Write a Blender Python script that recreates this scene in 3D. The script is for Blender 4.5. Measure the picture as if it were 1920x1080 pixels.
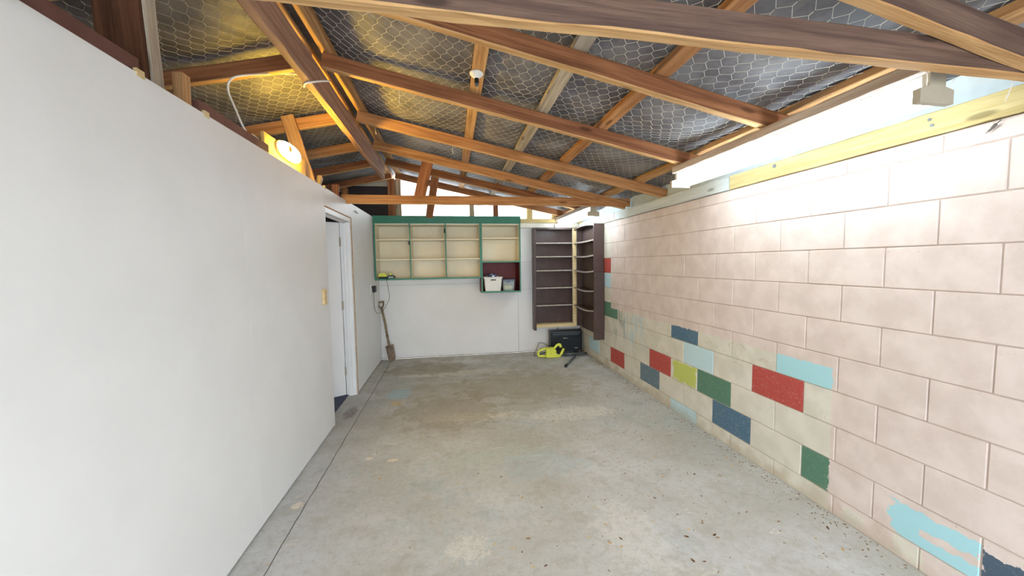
import bpy, bmesh, math, random
from mathutils import Vector, Matrix, noise as mnoise
random.seed(7)
sc = bpy.context.scene
for o in list(bpy.data.objects): bpy.data.objects.remove(o)
COL = sc.collection
PI = math.pi

# ------------------------------------------------------------------ camera
H = 1.46
pit, yaw, rol = math.radians(3.80), math.radians(9.331), math.radians(-0.854)
F = Vector((math.sin(yaw)*math.cos(pit), math.cos(yaw)*math.cos(pit), -math.sin(pit)))
Rt = Vector((math.cos(yaw), -math.sin(yaw), 0)); Up = Rt.cross(F)
r_ = Rt*math.cos(rol) + Up*math.sin(rol); u_ = -Rt*math.sin(rol) + Up*math.cos(rol)
cd = bpy.data.cameras.new('camera'); cam = bpy.data.objects.new('camera', cd); COL.objects.link(cam)
M = Matrix((r_, u_, -F)).transposed().to_4x4(); M.translation = (0, 0, H)
cam.matrix_world = M
cd.sensor_fit = 'HORIZONTAL'; cd.sensor_width = 36.0; cd.lens = 36.0*701.0/1920.0
cd.clip_start = 0.02; cd.clip_end = 200
sc.camera = cam
# ------------------------------------------------------------------ world (bright overcast sky) and exposure
w = bpy.data.worlds.new('world'); sc.world = w; w.use_nodes = True
bg = w.node_tree.nodes['Background']; bg.inputs[0].default_value = (0.86, 0.935, 1.0, 1); bg.inputs[1].default_value = 4.9
sc.view_settings.view_transform = 'Standard'; sc.view_settings.look = 'None'
sc.view_settings.gamma = 1.0; sc.view_settings.use_curve_mapping = False
sc.view_settings.exposure = 0.76
TUBE = 14.5          # emission of the fluorescent tubes
BULK = 135.0          # emission of the bulkhead glass

# ------------------------------------------------------------------ room numbers (metres)
XR, XL, YB = 2.121, -1.075, 5.957
YF = -1.35                       # open garage door end, behind the camera
XO = -3.7                        # outer wall of the neighbouring bay
HL = 2.153                       # top of the white partition
RX = -0.795                      # ridge
SL = 0.2125
def zb(x):                       # underside of the rafters
    return 2.55 - SL*x if x >= RX else 2.55 - SL*RX - SL*(RX - x)

# ------------------------------------------------------------------ node helpers
def srgb(r, g, b):
    f = lambda c: (c/255/12.92) if c/255 <= .04045 else ((c/255+.055)/1.055)**2.4
    return (f(r), f(g), f(b), 1)
class NT:
    def __init__(s, name, rough=.6, spec=.3):
        m = bpy.data.materials.new(name); m.use_nodes = True; s.m = m; s.t = m.node_tree; s.n = s.t.nodes
        s.b = s.n['Principled BSDF']; s.b.inputs['Roughness'].default_value = rough
        s.b.inputs['Specular IOR Level'].default_value = spec
    def new(s, ty, **kw):
        nd = s.n.new(ty)
        for k, v in kw.items(): setattr(nd, k, v)
        return nd
    def link(s, a, b): s.t.links.new(a, b)
    def put(s, sock, v):
        if isinstance(v, bpy.types.NodeSocket): s.link(v, sock)
        else: sock.default_value = v
    def math(s, op, a, b=0.0, clamp=False):
        nd = s.new('ShaderNodeMath', operation=op); nd.use_clamp = clamp
        s.put(nd.inputs[0], a); s.put(nd.inputs[1], b); return nd.outputs[0]
    def mix(s, fac, a, b):
        nd = s.new('ShaderNodeMix', data_type='RGBA'); s.put(nd.inputs[0], fac)
        s.put(nd.inputs[6], a); s.put(nd.inputs[7], b); return nd.outputs[2]
    def noise(s, vec, scale=5., detail=4., rough=.55, dist=0.):
        nd = s.new('ShaderNodeTexNoise'); s.link(vec, nd.inputs['Vector'])
        nd.inputs['Scale'].default_value = scale; nd.inputs['Detail'].default_value = detail
        nd.inputs['Roughness'].default_value = rough; nd.inputs['Distortion'].default_value = dist
        return nd.outputs['Fac']
    def scale(s, vec, v):
        nd = s.new('ShaderNodeVectorMath', operation='MULTIPLY'); s.link(vec, nd.inputs[0]); nd.inputs[1].default_value = v
        return nd.outputs[0]
    def add(s, vec, v):
        nd = s.new('ShaderNodeVectorMath', operation='ADD'); s.link(vec, nd.inputs[0]); s.put(nd.inputs[1], v); return nd.outputs[0]
    def ramp(s, x, lo, hi):      # smooth 0..1
        nd = s.new('ShaderNodeMapRange', interpolation_type='SMOOTHSTEP'); s.put(nd.inputs[0], x)
        nd.inputs[1].default_value = lo; nd.inputs[2].default_value = hi; return nd.outputs[0]
    def bump(s, h, strength=.3, dist=.01):
        nd = s.new('ShaderNodeBump'); nd.inputs['Strength'].default_value = strength; nd.inputs['Distance'].default_value = dist
        s.link(h, nd.inputs['Height']); s.link(nd.outputs[0], s.b.inputs['Normal'])
    def pos(s): return s.new('ShaderNodeNewGeometry').outputs['Position']
    def obj(s): return s.new('ShaderNodeTexCoord').outputs['Object']
    def rnd(s): return s.new('ShaderNodeObjectInfo').outputs['Random']
    def xyz(s, v):
        nd = s.new('ShaderNodeSeparateXYZ'); s.link(v, nd.inputs[0]); return nd.outputs
    def color(s, c): s.put(s.b.inputs['Base Color'], c)

def plain(name, col, rough=.55, var=.08, scale=8., bump=0., spec=.3, metal=0.):
    t = NT(name, rough, spec); p = t.obj(); n = t.noise(p, scale, 4)
    c = Vector(col[:3]); lo = tuple(c*(1-var))+(1,); hi = tuple(min(1, x*(1+var)) for x in c)+(1,)
    t.color(t.mix(t.ramp(n, .3, .7), lo, hi)); t.b.inputs['Metallic'].default_value = metal
    if bump: t.bump(t.noise(p, scale*6, 3), bump, .003)
    return t.m
def wood(name, dark, light, rough=.75, stain=.35, fuzz=.25):
    """sawn timber; grain runs along local X of each beam"""
    t = NT(name, rough, .2); p = t.obj(); rnd = t.rnd()
    cm = t.new('ShaderNodeCombineXYZ'); t.link(t.math('MULTIPLY', rnd, 37.), cm.inputs[0]); t.link(t.math('MULTIPLY', rnd, 11.), cm.inputs[1])
    p2 = t.add(p, cm.outputs[0])
    g = t.noise(t.scale(p2, (1.6, 38., 38.)), 1., 5, .6, .4)
    fine = t.noise(t.scale(p2, (9., 160., 160.)), 1., 3)
    big = t.noise(t.scale(p2, (2.2, 6., 6.)), 1., 3)
    c = t.mix(t.ramp(g, .3, .72), dark, light)
    c = t.mix(t.math('MULTIPLY', t.ramp(big, .5, .75), stain), c, tuple(x*.45 for x in dark[:3])+(1,))
    c = t.mix(t.math('MULTIPLY', t.ramp(fine, .55, .8), fuzz), c, tuple(min(1, x*1.35) for x in light[:3])+(1,))
    vor = t.new('ShaderNodeTexVoronoi'); vor.inputs['Scale'].default_value = 1.
    t.link(t.scale(p2, (2.4, 9., 9.)), vor.inputs['Vector'])
    c = t.mix(t.math('MULTIPLY', t.ramp(vor.outputs['Distance'], .16, .08), .7), c, tuple(x*.35 for x in dark[:3])+(1,))
    t.color(c); t.bump(t.math('ADD', fine, g), .5, .004)
    return t.m

# ------------------------------------------------------------------ mesh helpers
class MB:
    def __init__(s): s.bm = bmesh.new()
    def box(s, a, b, bev=0., seg=1, mat=None):
        a, b = Vector(a), Vector(b)
        r = bmesh.ops.create_cube(s.bm, size=1.0)['verts']
        for v in r:
            v.co = Vector(((a[i]+b[i])/2 + v.co[i]*(b[i]-a[i]) for i in range(3)))
            if mat is not None: v.co = mat @ v.co
        if bev:
            es = list({e for v in r for e in v.link_edges})
            bmesh.ops.bevel(s.bm, geom=es, offset=bev, segments=seg, affect='EDGES', profile=.5)
        return s
    def rings(s, rings, cap=True, closed=True):
        vs = [[s.bm.verts.new(p) for p in r] for r in rings]; n = len(rings[0])
        for i in range(len(vs)-1):
            for j in range(n if closed else n-1):
                s.bm.faces.new((vs[i][j], vs[i][(j+1) % n], vs[i+1][(j+1) % n], vs[i+1][j]))
        if cap and closed:
            s.bm.faces.new(list(reversed(vs[0]))); s.bm.faces.new(vs[-1])
        return s
    def tube(s, pts, rad, n=8, cap=True):
        pts = [Vector(p) for p in pts]; rr = rad if isinstance(rad, (list, tuple)) else [rad]*len(pts)
        rings = []; prev = None
        for i, p in enumerate(pts):
            d = (pts[min(i+1, len(pts)-1)] - pts[max(i-1, 0)]).normalized()
            if prev is None:
                a = d.cross(Vector((0, 0, 1)))
                if a.length < .1: a = d.cross(Vector((1, 0, 0)))
            else: a = prev - d*prev.dot(d)
            a.normalize(); prev = a; b = d.cross(a)
            rings.append([p + (a*math.cos(2*PI*k/n) + b*math.sin(2*PI*k/n))*rr[i] for k in range(n)])
        return s.rings(rings, cap)
    def lathe(s, prof, o=(0, 0, 0), n=20, axis='Z'):
        rings = []
        for r, z in prof:
            ring = []
            for k in range(n):
                c, q = max(r, 1e-4)*math.cos(2*PI*k/n), max(r, 1e-4)*math.sin(2*PI*k/n)
                ring.append(Vector(o) + (Vector((c, q, z)) if axis == 'Z' else Vector((z, c, q)) if axis == 'X' else Vector((q, z, c))))
            rings.append(ring)
        return s.rings(rings)
    def prism(s, poly, t0, t1, f):      # poly in 2D, f(u,v,t)->3D
        return s.rings([[Vector(f(u, v, t0)) for u, v in poly], [Vector(f(u, v, t1)) for u, v in poly]])
    def obj(s, name, mat, parent=None, smooth=False, loc=None):
        bmesh.ops.recalc_face_normals(s.bm, faces=s.bm.faces[:])
        me = bpy.data.meshes.new(name)
        if loc is not None: bmesh.ops.translate(s.bm, verts=s.bm.verts[:], vec=-Vector(loc))
        s.bm.to_mesh(me); s.bm.free(); me.materials.append(mat)
        if smooth:
            for p in me.polygons: p.use_smooth = True
        o = bpy.data.objects.new(name, me); COL.objects.link(o)
        if loc is not None: o.location = loc
        if parent: setpar(o, parent)
        return o
def wm(o):      # world location, all parents are unrotated unless matrix given
    return o.matrix_basis if o.parent is None else wm(o.parent) @ o.matrix_basis
def setpar(o, p):
    m = o.matrix_basis.copy(); o.parent = p; o.matrix_basis = wm(p).inverted() @ m
def smoothang(o, deg=35):
    for p in o.data.polygons: p.use_smooth = True
    try: o.data.set_sharp_from_angle(angle=math.radians(deg))
    except Exception: pass
    return o
def tag(o, label=None, cat=None, group=None, kind=None):
    if label: o['label'] = label
    if cat: o['category'] = cat
    if group: o['group'] = group
    if kind: o['kind'] = kind
    return o
def thing(name, label, cat, loc=(0, 0, 0), group=None):
    o = bpy.data.objects.new(name, None); COL.objects.link(o); o.location = loc; o.empty_display_size = .05
    return tag(o, label, cat, group)
def box(name, a, b, mat, parent=None, bev=.0):
    c = (Vector(a)+Vector(b))/2
    return MB().box(a, b, bev).obj(name, mat, parent, loc=c)
def beam(name, p0, p1, wid, dep, mat, parent, up=(0, 0, 1), jit=.0016, seg=None, edge=None):
    """timber from p0 to p1 (centre line): wid sideways, dep along up; grain along local X; uneven sawn edges"""
    p0, p1 = Vector(p0), Vector(p1); d = p1-p0; L = d.length; d.normalize()
    up = Vector(up); side = up.cross(d).normalized(); up = d.cross(side)
    n = seg or max(2, min(40, int(L/.09))); rr = random.Random(hash((round(p0.x*1000), round(p0.y*1000), round(p1.z*1000))))
    rings = []
    for i in range(n+1):
        x = L*i/n; ring = []
        for sy, sz in ((-1, -1), (1, -1), (1, 1), (-1, 1)):
            for k in (0, 1):     # chamfered corner
                c = .004
                yy = sy*(wid/2 - (c if (k == 0) != (sy*sz > 0) else 0)); zz = sz*(dep/2 - (c if (k == 1) != (sy*sz > 0) else 0))
                ring.append((x, yy + rr.uniform(-jit, jit), zz + rr.uniform(-jit, jit)))
        rings.append(ring)
    o = MB().rings(rings).obj(name, mat)
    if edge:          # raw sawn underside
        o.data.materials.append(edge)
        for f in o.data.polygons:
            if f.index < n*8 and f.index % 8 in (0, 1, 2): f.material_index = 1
    m = Matrix((d, side, up)).transposed().to_4x4(); m.translation = p0
    o.matrix_basis = m
    setpar(o, parent)
    return o

# ------------------------------------------------------------------ materials
W_RED = wood('timber_redbrown', srgb(118, 74, 50), srgb(166, 112, 76))
W_ORG = wood('timber_orange', srgb(148, 100, 62), srgb(192, 142, 96))
W_TAN = wood('timber_tan', srgb(160, 116, 76), srgb(208, 166, 118))
W_PALE = wood('timber_pale', srgb(205, 178, 130), srgb(232, 212, 168), stain=.15)
W_GREY = wood('timber_weathered', srgb(150, 138, 122), srgb(196, 184, 166))
W_RIDGE = wood('timber_mauve', srgb(134, 98, 80), srgb(180, 142, 118))
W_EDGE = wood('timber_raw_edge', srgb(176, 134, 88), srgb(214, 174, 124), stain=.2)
W_DARK = wood('timber_dark', srgb(70, 44, 30), srgb(112, 74, 52))
W_SLATE = wood('timber_grey_brown', srgb(84, 66, 60), srgb(122, 98, 86), stain=.2)
W_PLATE = wood('timber_treated', srgb(196, 174, 118), srgb(222, 204, 150), stain=.15)
PLY = plain('plywood', srgb(206, 170, 104), .6, .1, 6, .1)
MAUVE = plain('brown_painted_timber', srgb(112, 78, 72), .6, .1, 10, .1)
WHITE = plain('white_board', srgb(228, 228, 227), .45, .02, 3, .03)
WHITE2 = plain('white_gloss', srgb(226, 226, 226), .35, .02, 4)
GREEN = plain('green_gloss', srgb(62, 130, 106), .35, .06, 9)
CREAM = plain('cream_paint', srgb(238, 229, 204), .4, .04, 3)
MAROON = plain('maroon_paint', srgb(104, 26, 28), .45, .15, 7)
BROWN = plain('brown_stain', srgb(84, 68, 66), .32, .12, 7, .05)
DUSTY = plain('dusty_shelf', srgb(176, 166, 156), .8, .2, 18, .2)
BLACK = plain('black_plastic', srgb(30, 32, 36), .4, .1, 20)
BLACKM = plain('black_metal', srgb(34, 38, 44), .35, .08, 20)
GREYM = plain('grey_metal', srgb(120, 126, 132), .4, .1, 20, metal=.6)
STEEL = plain('wire_steel', srgb(214, 208, 196), .45, .1, 20)
LIME = plain('lime_plastic', srgb(218, 224, 88), .4, .05, 12)
WPLAST = plain('white_plastic', srgb(236, 235, 230), .35, .02, 12)
LIDB = plain('slate_lid', srgb(86, 106, 124), .35, .05, 12)
BLUEC = plain('blue_cloth', srgb(48, 66, 120), .9, .4, 30)
PAPERY = plain('yellow_paper', srgb(226, 224, 150), .8, .1, 30)
CAPGREY = plain('light_end_cap', srgb(176, 168, 152), .5, .04, 20)
SPADEW = wood('spade_shaft', srgb(112, 98, 78), srgb(156, 140, 114))
SPADEM = plain('spade_steel', srgb(132, 116, 100), .6, .25, 22, .1, metal=.3)
DKPANEL = plain('dark_gable_board', srgb(50, 42, 46), .6, .15, 6)
FASCIA = plain('pale_blue_board', srgb(206, 218, 222), .6, .06, 9, .1)
COBWEB = plain('cobweb', srgb(225, 220, 210), .9, .05, 30)

def emis(name, col, strength):
    t = NT(name); t.b.inputs['Base Color'].default_value = (.9, .9, .9, 1)
    t.b.inputs['Emission Color'].default_value = col; t.b.inputs['Emission Strength'].default_value = strength
    return t.m
TUBEM = emis('tube_glow', (.79, .92, 1., 1), TUBE)
BULKM = emis('bulkhead_glow', (1., .64, .07, 1), BULK)
BULBM = emis('bulb_glow', (1., .82, .45, 1), BULK*1.6)

def glassmat(name, col=(.95, .97, 1, 1), rough=.05, alpha=.25):
    t = NT(name, rough, .5); t.b.inputs['Base Color'].default_value = col; t.b.inputs['Alpha'].default_value = alpha
    return t.m
PANE = glassmat('window_pane', (.95, .97, 1, 1), .1, .12)
CLEARP = glassmat('clear_plastic', (.72, .82, .86, 1), .15, .28)

def paper_mat():
    t = NT('building_paper', .55, .3); p = t.pos()
    n = t.noise(p, 2.2, 5, .6); f = t.noise(t.scale(p, (6., 1.2, 6.)), 3., 4)
    c = t.mix(t.ramp(n, .35, .7), srgb(92, 91, 96), srgb(140, 138, 142))
    c = t.mix(t.math('MULTIPLY', t.ramp(f, .5, .8), .35), c, srgb(150, 142, 140))
    t.color(c); t.bump(t.noise(p, 9., 4), .35, .03); return t.m
PAPER = paper_mat()

# ---- concrete floor
def floor_mat():
    t = NT('concrete', .72, .25); p = t.pos(); X, Y, Z = t.xyz(p)
    n1 = t.noise(p, 1.3, 6, .62); n2 = t.noise(p, 5.5, 6, .65, .3); n3 = t.noise(p, 55., 4, .7); n4 = t.noise(p, 220., 2)
    c = t.mix(t.ramp(n1, .3, .7), srgb(182, 181, 174), srgb(203, 205, 205))
    c = t.mix(t.math('MULTIPLY', t.ramp(n2, .5, .72), .5), c, srgb(166, 160, 146))
    # browner, dirtier towards the shelves end; paler where swept near the door end
    d = t.math('MULTIPLY', t.ramp(Y, 3.0, 5.6), t.ramp(n2, .38, .62))
    c = t.mix(t.math('MULTIPLY', d, .5), c, srgb(162, 152, 130))
    # old wash of blue paint
    bl = t.math('MULTIPLY', t.ramp(t.noise(t.add(p, (3.1, 1.7, 0)), 1.1, 4), .5, .7), t.ramp(n2, .4, .6))
    c = t.mix(t.math('MULTIPLY', bl, .35), c, srgb(172, 196, 206))
    # scraped pale paint
    sc_ = t.math('MULTIPLY', t.ramp(t.noise(t.scale(p, (3., 7., 1.)), 1.4, 7, .7, .6), .6, .68), t.ramp(n3, .4, .55))
    c = t.mix(t.math('MULTIPLY', sc_, .7), c, srgb(228, 222, 206))
    brk = t.noise(p, 46., 5, .75)
    def blob(x, y, rx, ry, col, amt=.85, k=.9, ns=14.):
        nonlocal c
        a = t.math('DIVIDE', t.math('SUBTRACT', X, x), rx); b = t.math('DIVIDE', t.math('SUBTRACT', Y, y), ry)
        dd = t.math('SQRT', t.math('ADD', t.math('MULTIPLY', a, a), t.math('MULTIPLY', b, b)))
        dd = t.math('ADD', dd, t.math('MULTIPLY', t.math('SUBTRACT', t.noise(p, ns, 5, .7), .5), k*2))
        c = t.mix(t.math('MULTIPLY', t.math('MULTIPLY', t.ramp(dd, 1.15, .75), t.ramp(brk, .34, .50)), amt), c, col)
    blob(-.60, 4.30, .14, .18, srgb(172, 204, 216), .8, 1.2)
    blob(-.42, 5.0, .35, .10, srgb(226, 224, 214), .7, 1.2)
    blob(.15, 5.55, .4, .12, srgb(220, 222, 222), .6, 1.3)
    blob(.25, 5.0, .6, .10, srgb(222, 216, 200), .5, 1.4)
    blob(-.60, 4.0, .06, .08, srgb(222, 190, 120), .6)
    blob(1.15, 3.4, .42, .14, srgb(226, 224, 218), .7, 1.5)
    blob(.18, 3.5, .42, .10, srgb(226, 222, 210), .7, 1.8, 22.)
    blob(.92, 1.78, .17, .28, srgb(218, 216, 210), .5, 1.3)
    blob(.35, 2.75, .45, .12, srgb(176, 204, 196), .25, 1.4)
    blob(.62, 2.55, .35, .18, srgb(168, 196, 210), .28, 1.4)
    blob(.05, 1.85, .12, .10, srgb(226, 222, 210), .5, 1.8, 26.)
    blob(-.64, 2.88, .03, .022, srgb(236, 226, 208), .9, .3)
    blob(-.46, 2.82, .045, .022, srgb(236, 222, 200), .9, .3)
    blob(-.96, 2.38, .035, .035, srgb(236, 224, 206), .9, .3)
    blob(-.05, 3.7, .5, .45, srgb(156, 147, 126), .55, 1.6, 5.)
    blob(-.35, 5.3, .6, .32, srgb(146, 135, 108), .65, 1.6, 5.)
    blob(.8, 4.3, .8, .5, srgb(158, 147, 120), .55, 1.6, 5.)
    blob(-1.02, 3.85, .06, .16, srgb(112, 92, 80), .6, 1.0)
    mid = t.noise(p, 24., 6, .75, .4)
    c = t.mix(t.math('MULTIPLY', t.ramp(mid, .45, .66), .38), c, srgb(160, 154, 138))
    c = t.mix(t.math('MULTIPLY', t.ramp(t.noise(t.add(p, (5, 2, 0)), 38., 5, .75), .56, .68), .45), c, srgb(222, 220, 212))
    # speckle
    c = t.mix(t.math('MULTIPLY', t.ramp(n3, .58, .72), .35), c, srgb(134, 122, 100))
    c = t.mix(t.math('MULTIPLY', t.ramp(t.noise(t.add(p, (9, 4, 0)), 90., 2), .72, .78), .8), c, srgb(240, 238, 232))
    c = t.mix(t.math('MULTIPLY', t.ramp(n4, .5, .8), .25), c, srgb(150, 146, 134))
    t.color(c); t.bump(t.math('ADD', t.math('MULTIPLY', n3, .7), n4), .35, .004); return t.m
CONC = floor_mat()
CARPETM = plain('blue_grey_carpet', srgb(74, 80, 98), .95, .35, 60, .4)

# ---- painted block wall: first coat per block, pink coat over most of it with brushed edges and peeled patches
PINK = srgb(222, 203, 196)
def block_mat(name, col, worn=.15, ragged=None, mortar=False):
    t = NT(name, .62, .25); p = t.pos(); X, Y, Z = t.xyz(p); rnd = t.rnd()
    n = t.noise(p, 26., 5, .65); nb = t.noise(p, 7., 4, .6); fine = t.noise(p, 140., 3, .7)
    nc = t.math('SUBTRACT', n, .5); nbc = t.math('SUBTRACT', nb, .5)
    cream = t.mix(t.ramp(nb, .35, .68), srgb(204, 200, 186), srgb(219, 215, 203))
    cream = t.mix(t.math('MULTIPLY', rnd, .35), cream, srgb(222, 218, 210))
    # rust and grey marks with shapes of their own on the old coat
    rs = t.math('MULTIPLY', t.ramp(t.noise(t.scale(p, (1., 8., 14.)), 1., 5, .7, .7), .58, .68),
                t.math('MULTIPLY', t.ramp(Z, .55, .66), t.math('MULTIPLY', t.ramp(Y, 1.9, 2.3), t.ramp(Y, 3.2, 2.85))))
    cream = t.mix(t.math('MULTIPLY', rs, .55), cream, srgb(178, 140, 108))
    dr = t.math('MULTIPLY', t.ramp(t.noise(t.scale(p, (1., 17., 3.2)), 1., 4, .6), .46, .6),
                t.math('MULTIPLY', t.ramp(Z, .40, .55), t.math('MULTIPLY', t.ramp(Y, 3.75, 3.95), t.ramp(Y, 4.68, 4.6))))
    cream = t.mix(t.math('MULTIPLY', dr, .75), cream, t.mix(t.ramp(Y, 4.25, 4.4), srgb(178, 204, 214), srgb(132, 140, 138)))
    gr = t.math('MULTIPLY', t.ramp(t.math('ADD', Z, t.math('MULTIPLY', nbc, .25)), .11, .0), .4)
    base = cream if col is None else t.mix(t.math('MULTIPLY', t.ramp(t.noise(t.scale(p, (1., 1., 1.8)), 62., 6, .8), .52, .7), worn*2.4), col, cream)
    if ragged:   # colour only inside a brushed patch of the block
        y0, y1, z0, z1, amp = ragged
        e = lambda v: t.ramp(t.math('ADD', v, t.math('MULTIPLY', nc, amp)), -.004, .004)
        mk = t.math('MULTIPLY', t.math('MULTIPLY', e(t.math('SUBTRACT', Y, y0)), e(t.math('SUBTRACT', y1, Y))),
                    t.math('MULTIPLY', e(t.math('SUBTRACT', Z, z0)), e(t.math('SUBTRACT', z1, Z))))
        base = t.mix(mk, cream, base)
    # pink coat: above 0.84 m this side of the shelves, and everything nearer than 1.75 m
    j = lambda v, a: t.math('ADD', v, t.math('MULTIPLY', nc, a))
    top = t.math('MULTIPLY', t.ramp(j(Z, .04), .834, .842), t.ramp(j(Y, .03), 4.724, 4.716))
    near = t.ramp(j(Y, .05), 1.762, 1.754)
    pk = t.math('MAXIMUM', top, near)
    def patch(cy, cz, a, b, amp, ns):
        q = t.math('MAXIMUM', t.math('DIVIDE', t.math('ABSOLUTE', t.math('SUBTRACT', Y, cy)), a), t.math('DIVIDE', t.math('ABSOLUTE', t.math('SUBTRACT', Z, cz)), b))
        q = t.math('ADD', q, t.math('MULTIPLY', t.math('SUBTRACT', t.noise(t.scale(p, (1., 1., 1.6)), ns, 5, .65), .5), amp))
        return t.ramp(q, 1.0, .97)
    if not mortar:
        streak = t.ramp(t.math('ABSOLUTE', t.math('ADD', t.math('SUBTRACT', Z, .186), t.math('ADD', t.math('MULTIPLY', t.math('SUBTRACT', Y, 1.25), .06), t.math('MULTIPLY', nc, .05)))), .014, .018)
        p1 = t.math('MULTIPLY', patch(1.285, .195, .165, .085, 1.1, 12.), t.math('MAXIMUM', streak, t.ramp(Y, 1.33, 1.335)))
        p2 = patch(1.055, .20, .07, .06, 1.2, 14.)
        p3 = t.math('MAXIMUM', patch(1.62, .05, .06, .035, 1.3, 22.), patch(1.37, .06, .06, .05, 1.5, 20.)); p4 = patch(1.862, .21, .062, .11, .7, 18.)
        for q in (p1, p2, p3, p4): pk = t.math('MULTIPLY', pk, t.math('SUBTRACT', 1., q, True))
        spk = t.ramp(t.noise(t.add(p, (2, 5, 1)), 11., 2), .80, .83)
    pinkc = t.mix(t.ramp(nb, .3, .7), srgb(208, 193, 186), srgb(221, 207, 201))
    c = t.mix(pk, base, pinkc)
    c = t.mix(gr, c, srgb(172, 152, 120))
    # pinholes
    c = t.mix(t.math('MULTIPLY', t.ramp(t.noise(p, 75., 2, .4), .74, .80), .55), c, srgb(146, 128, 116))
    if mortar: c = t.mix(.42, c, srgb(150, 128, 112))
    t.color(c); t.bump(fine, .3, .002)
    return t.m
MORTAR = block_mat('mortar', None, mortar=True)
BM = dict(cream=block_mat('block_cream', None), red=block_mat('block_red', srgb(178, 76, 70)),
          blue=block_mat('block_blue', srgb(80, 112, 136), .2), steel=block_mat('block_steel_blue', srgb(100, 122, 138), .35),
          green=block_mat('block_green', srgb(88, 128, 108), .12), lb=block_mat('block_light_blue', srgb(190, 218, 228), .25),
          cyan=block_mat('block_cyan', srgb(166, 212, 221), .05), navy=block_mat('block_navy', srgb(76, 92, 108), .05),
          lime=block_mat('block_lime', srgb(190, 200, 106), .08, (2.945, 3.285, .325, .505, .12)))

# ================================================================== SETTING
# ---- floor
floor = MB().box((XO, YF-9, -.30), (XR+4, YB+.15, -.03)).obj('floor', plain('ground', srgb(176, 174, 166), .8, .1, 2), loc=(0, 2, 0)); tag(floor, kind='structure')
def slab(poly, nm='concrete_slab'):
    return MB().prism(poly, -.05, 0., lambda u, v, t: (u, v, t)).obj(nm, CONC, floor, loc=(sum(p[0] for p in poly)/len(poly), sum(p[1] for p in poly)/len(poly), 0))
rr = random.Random(3)
def crackline(x0, y0, x1, y1, n, a): return [(x0+(x1-x0)*i/n + rr.uniform(-a, a), y0+(y1-y0)*i/n + rr.uniform(-a, a)) for i in range(n+1)]
lj = crackline(-.90, YF, -.922, YB, 90, .0035)
g = .0035
strip = [(XL-.10, YF)] + [(x-g, y) for x, y in lj] + [(XL-.10, YB)]
slab(strip)
cj = crackline(-.92, 2.88, XR+.02, 2.42, 36, .004)
iy = min(range(len(lj)), key=lambda i: abs(lj[i][1]-2.89))
front = [(x+g, y) for x, y in lj[:iy]] + [(lj[iy][0]+g, cj[0][1]-.001)] + [(x, y-.0008) for x, y in cj[1:]] + [(XR+.02, YF)]
rear = [(x+g, y) for x, y in reversed(lj[iy+1:])] + [(lj[iy][0]+g, cj[0][1]+.001)] + [(x, y+.0008) for x, y in cj[1:]] + [(XR+.02, YB)]
slab(front); slab(rear)
box('driveway_slab', (XO, YF-8, -.03), (XR+3, YF-.01, -.004), CONC, floor)
box('side_room_slab', (XO, YF, -.03), (XL-.10, YB, -.004), CONC, floor)

# ---- right wall of concrete blocks
wr = MB().box((XR+.006, YF, 0), (XR+.19, YB+.1, 1.99)).obj('wall_right', MORTAR, loc=(XR+.1, 2.3, 1)); tag(wr, kind='structure')
special = {(9, 4.33): 'red', (9, 3.53): 'steel', (8, 3.33): 'red', (8, 2.93): 'lime', (8, 2.53): 'green', (6, 2.93): 'blue',
           (7, 2.73): 'lb', (7, 1.93): 'red', (6, 1.73): 'cyan', (9, 2.33): 'blue', (10, 2.93): 'lb', (9, 1.53): 'green', (9, 1.13): 'cyan',
           (9, .73): 'navy', (3, 4.73): 'red', (4, 4.53): 'lb', (4, 4.93): 'lb', (6, 4.53): 'green', (6, 4.93): 'green', (9, 5.13): 'lb', (7, 5.33): 'blue'}
meshcache = {}
for k in range(0, 11):
    zt = 1.988 if k == 0 else 1.91 - .2*(k-1); zl = 1.91 if k == 0 else (0. if k == 10 else 1.91 - .2*k)
    y = 1.13 - (.2 if k % 2 == 0 else 0) - .4*6
    while y < YB:
        ya, yb_ = max(y, YF), min(y+.4, YB)
        if yb_-ya > .03:
            jt = .0025
            h2 = (zt-zl)/2-jt; w2 = (yb_-ya)/2-jt
            if k == 10: h2 = (zt-zl-jt)/2
            nm = special.get((k, round(y, 2)), 'cream')
            key = (round(h2, 3), round(w2, 3), nm)
            if key not in meshcache:
                b = MB().box((-.003, -w2, -h2), (.02, w2, h2), .0032, 1); o = b.obj('block', BM[nm]); meshcache[key] = o.data; COL.objects.unlink(o); bpy.data.objects.remove(o)
            o = bpy.data.objects.new('block', meshcache[key]); COL.objects.link(o)
            zc = (zt+zl)/2 if k != 10 else (zt-jt)/2
            o.location = (XR + .004 + rr.uniform(-.0012, .0012), (ya+yb_)/2, zc); setpar(o, wr)
        y += .4
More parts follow.
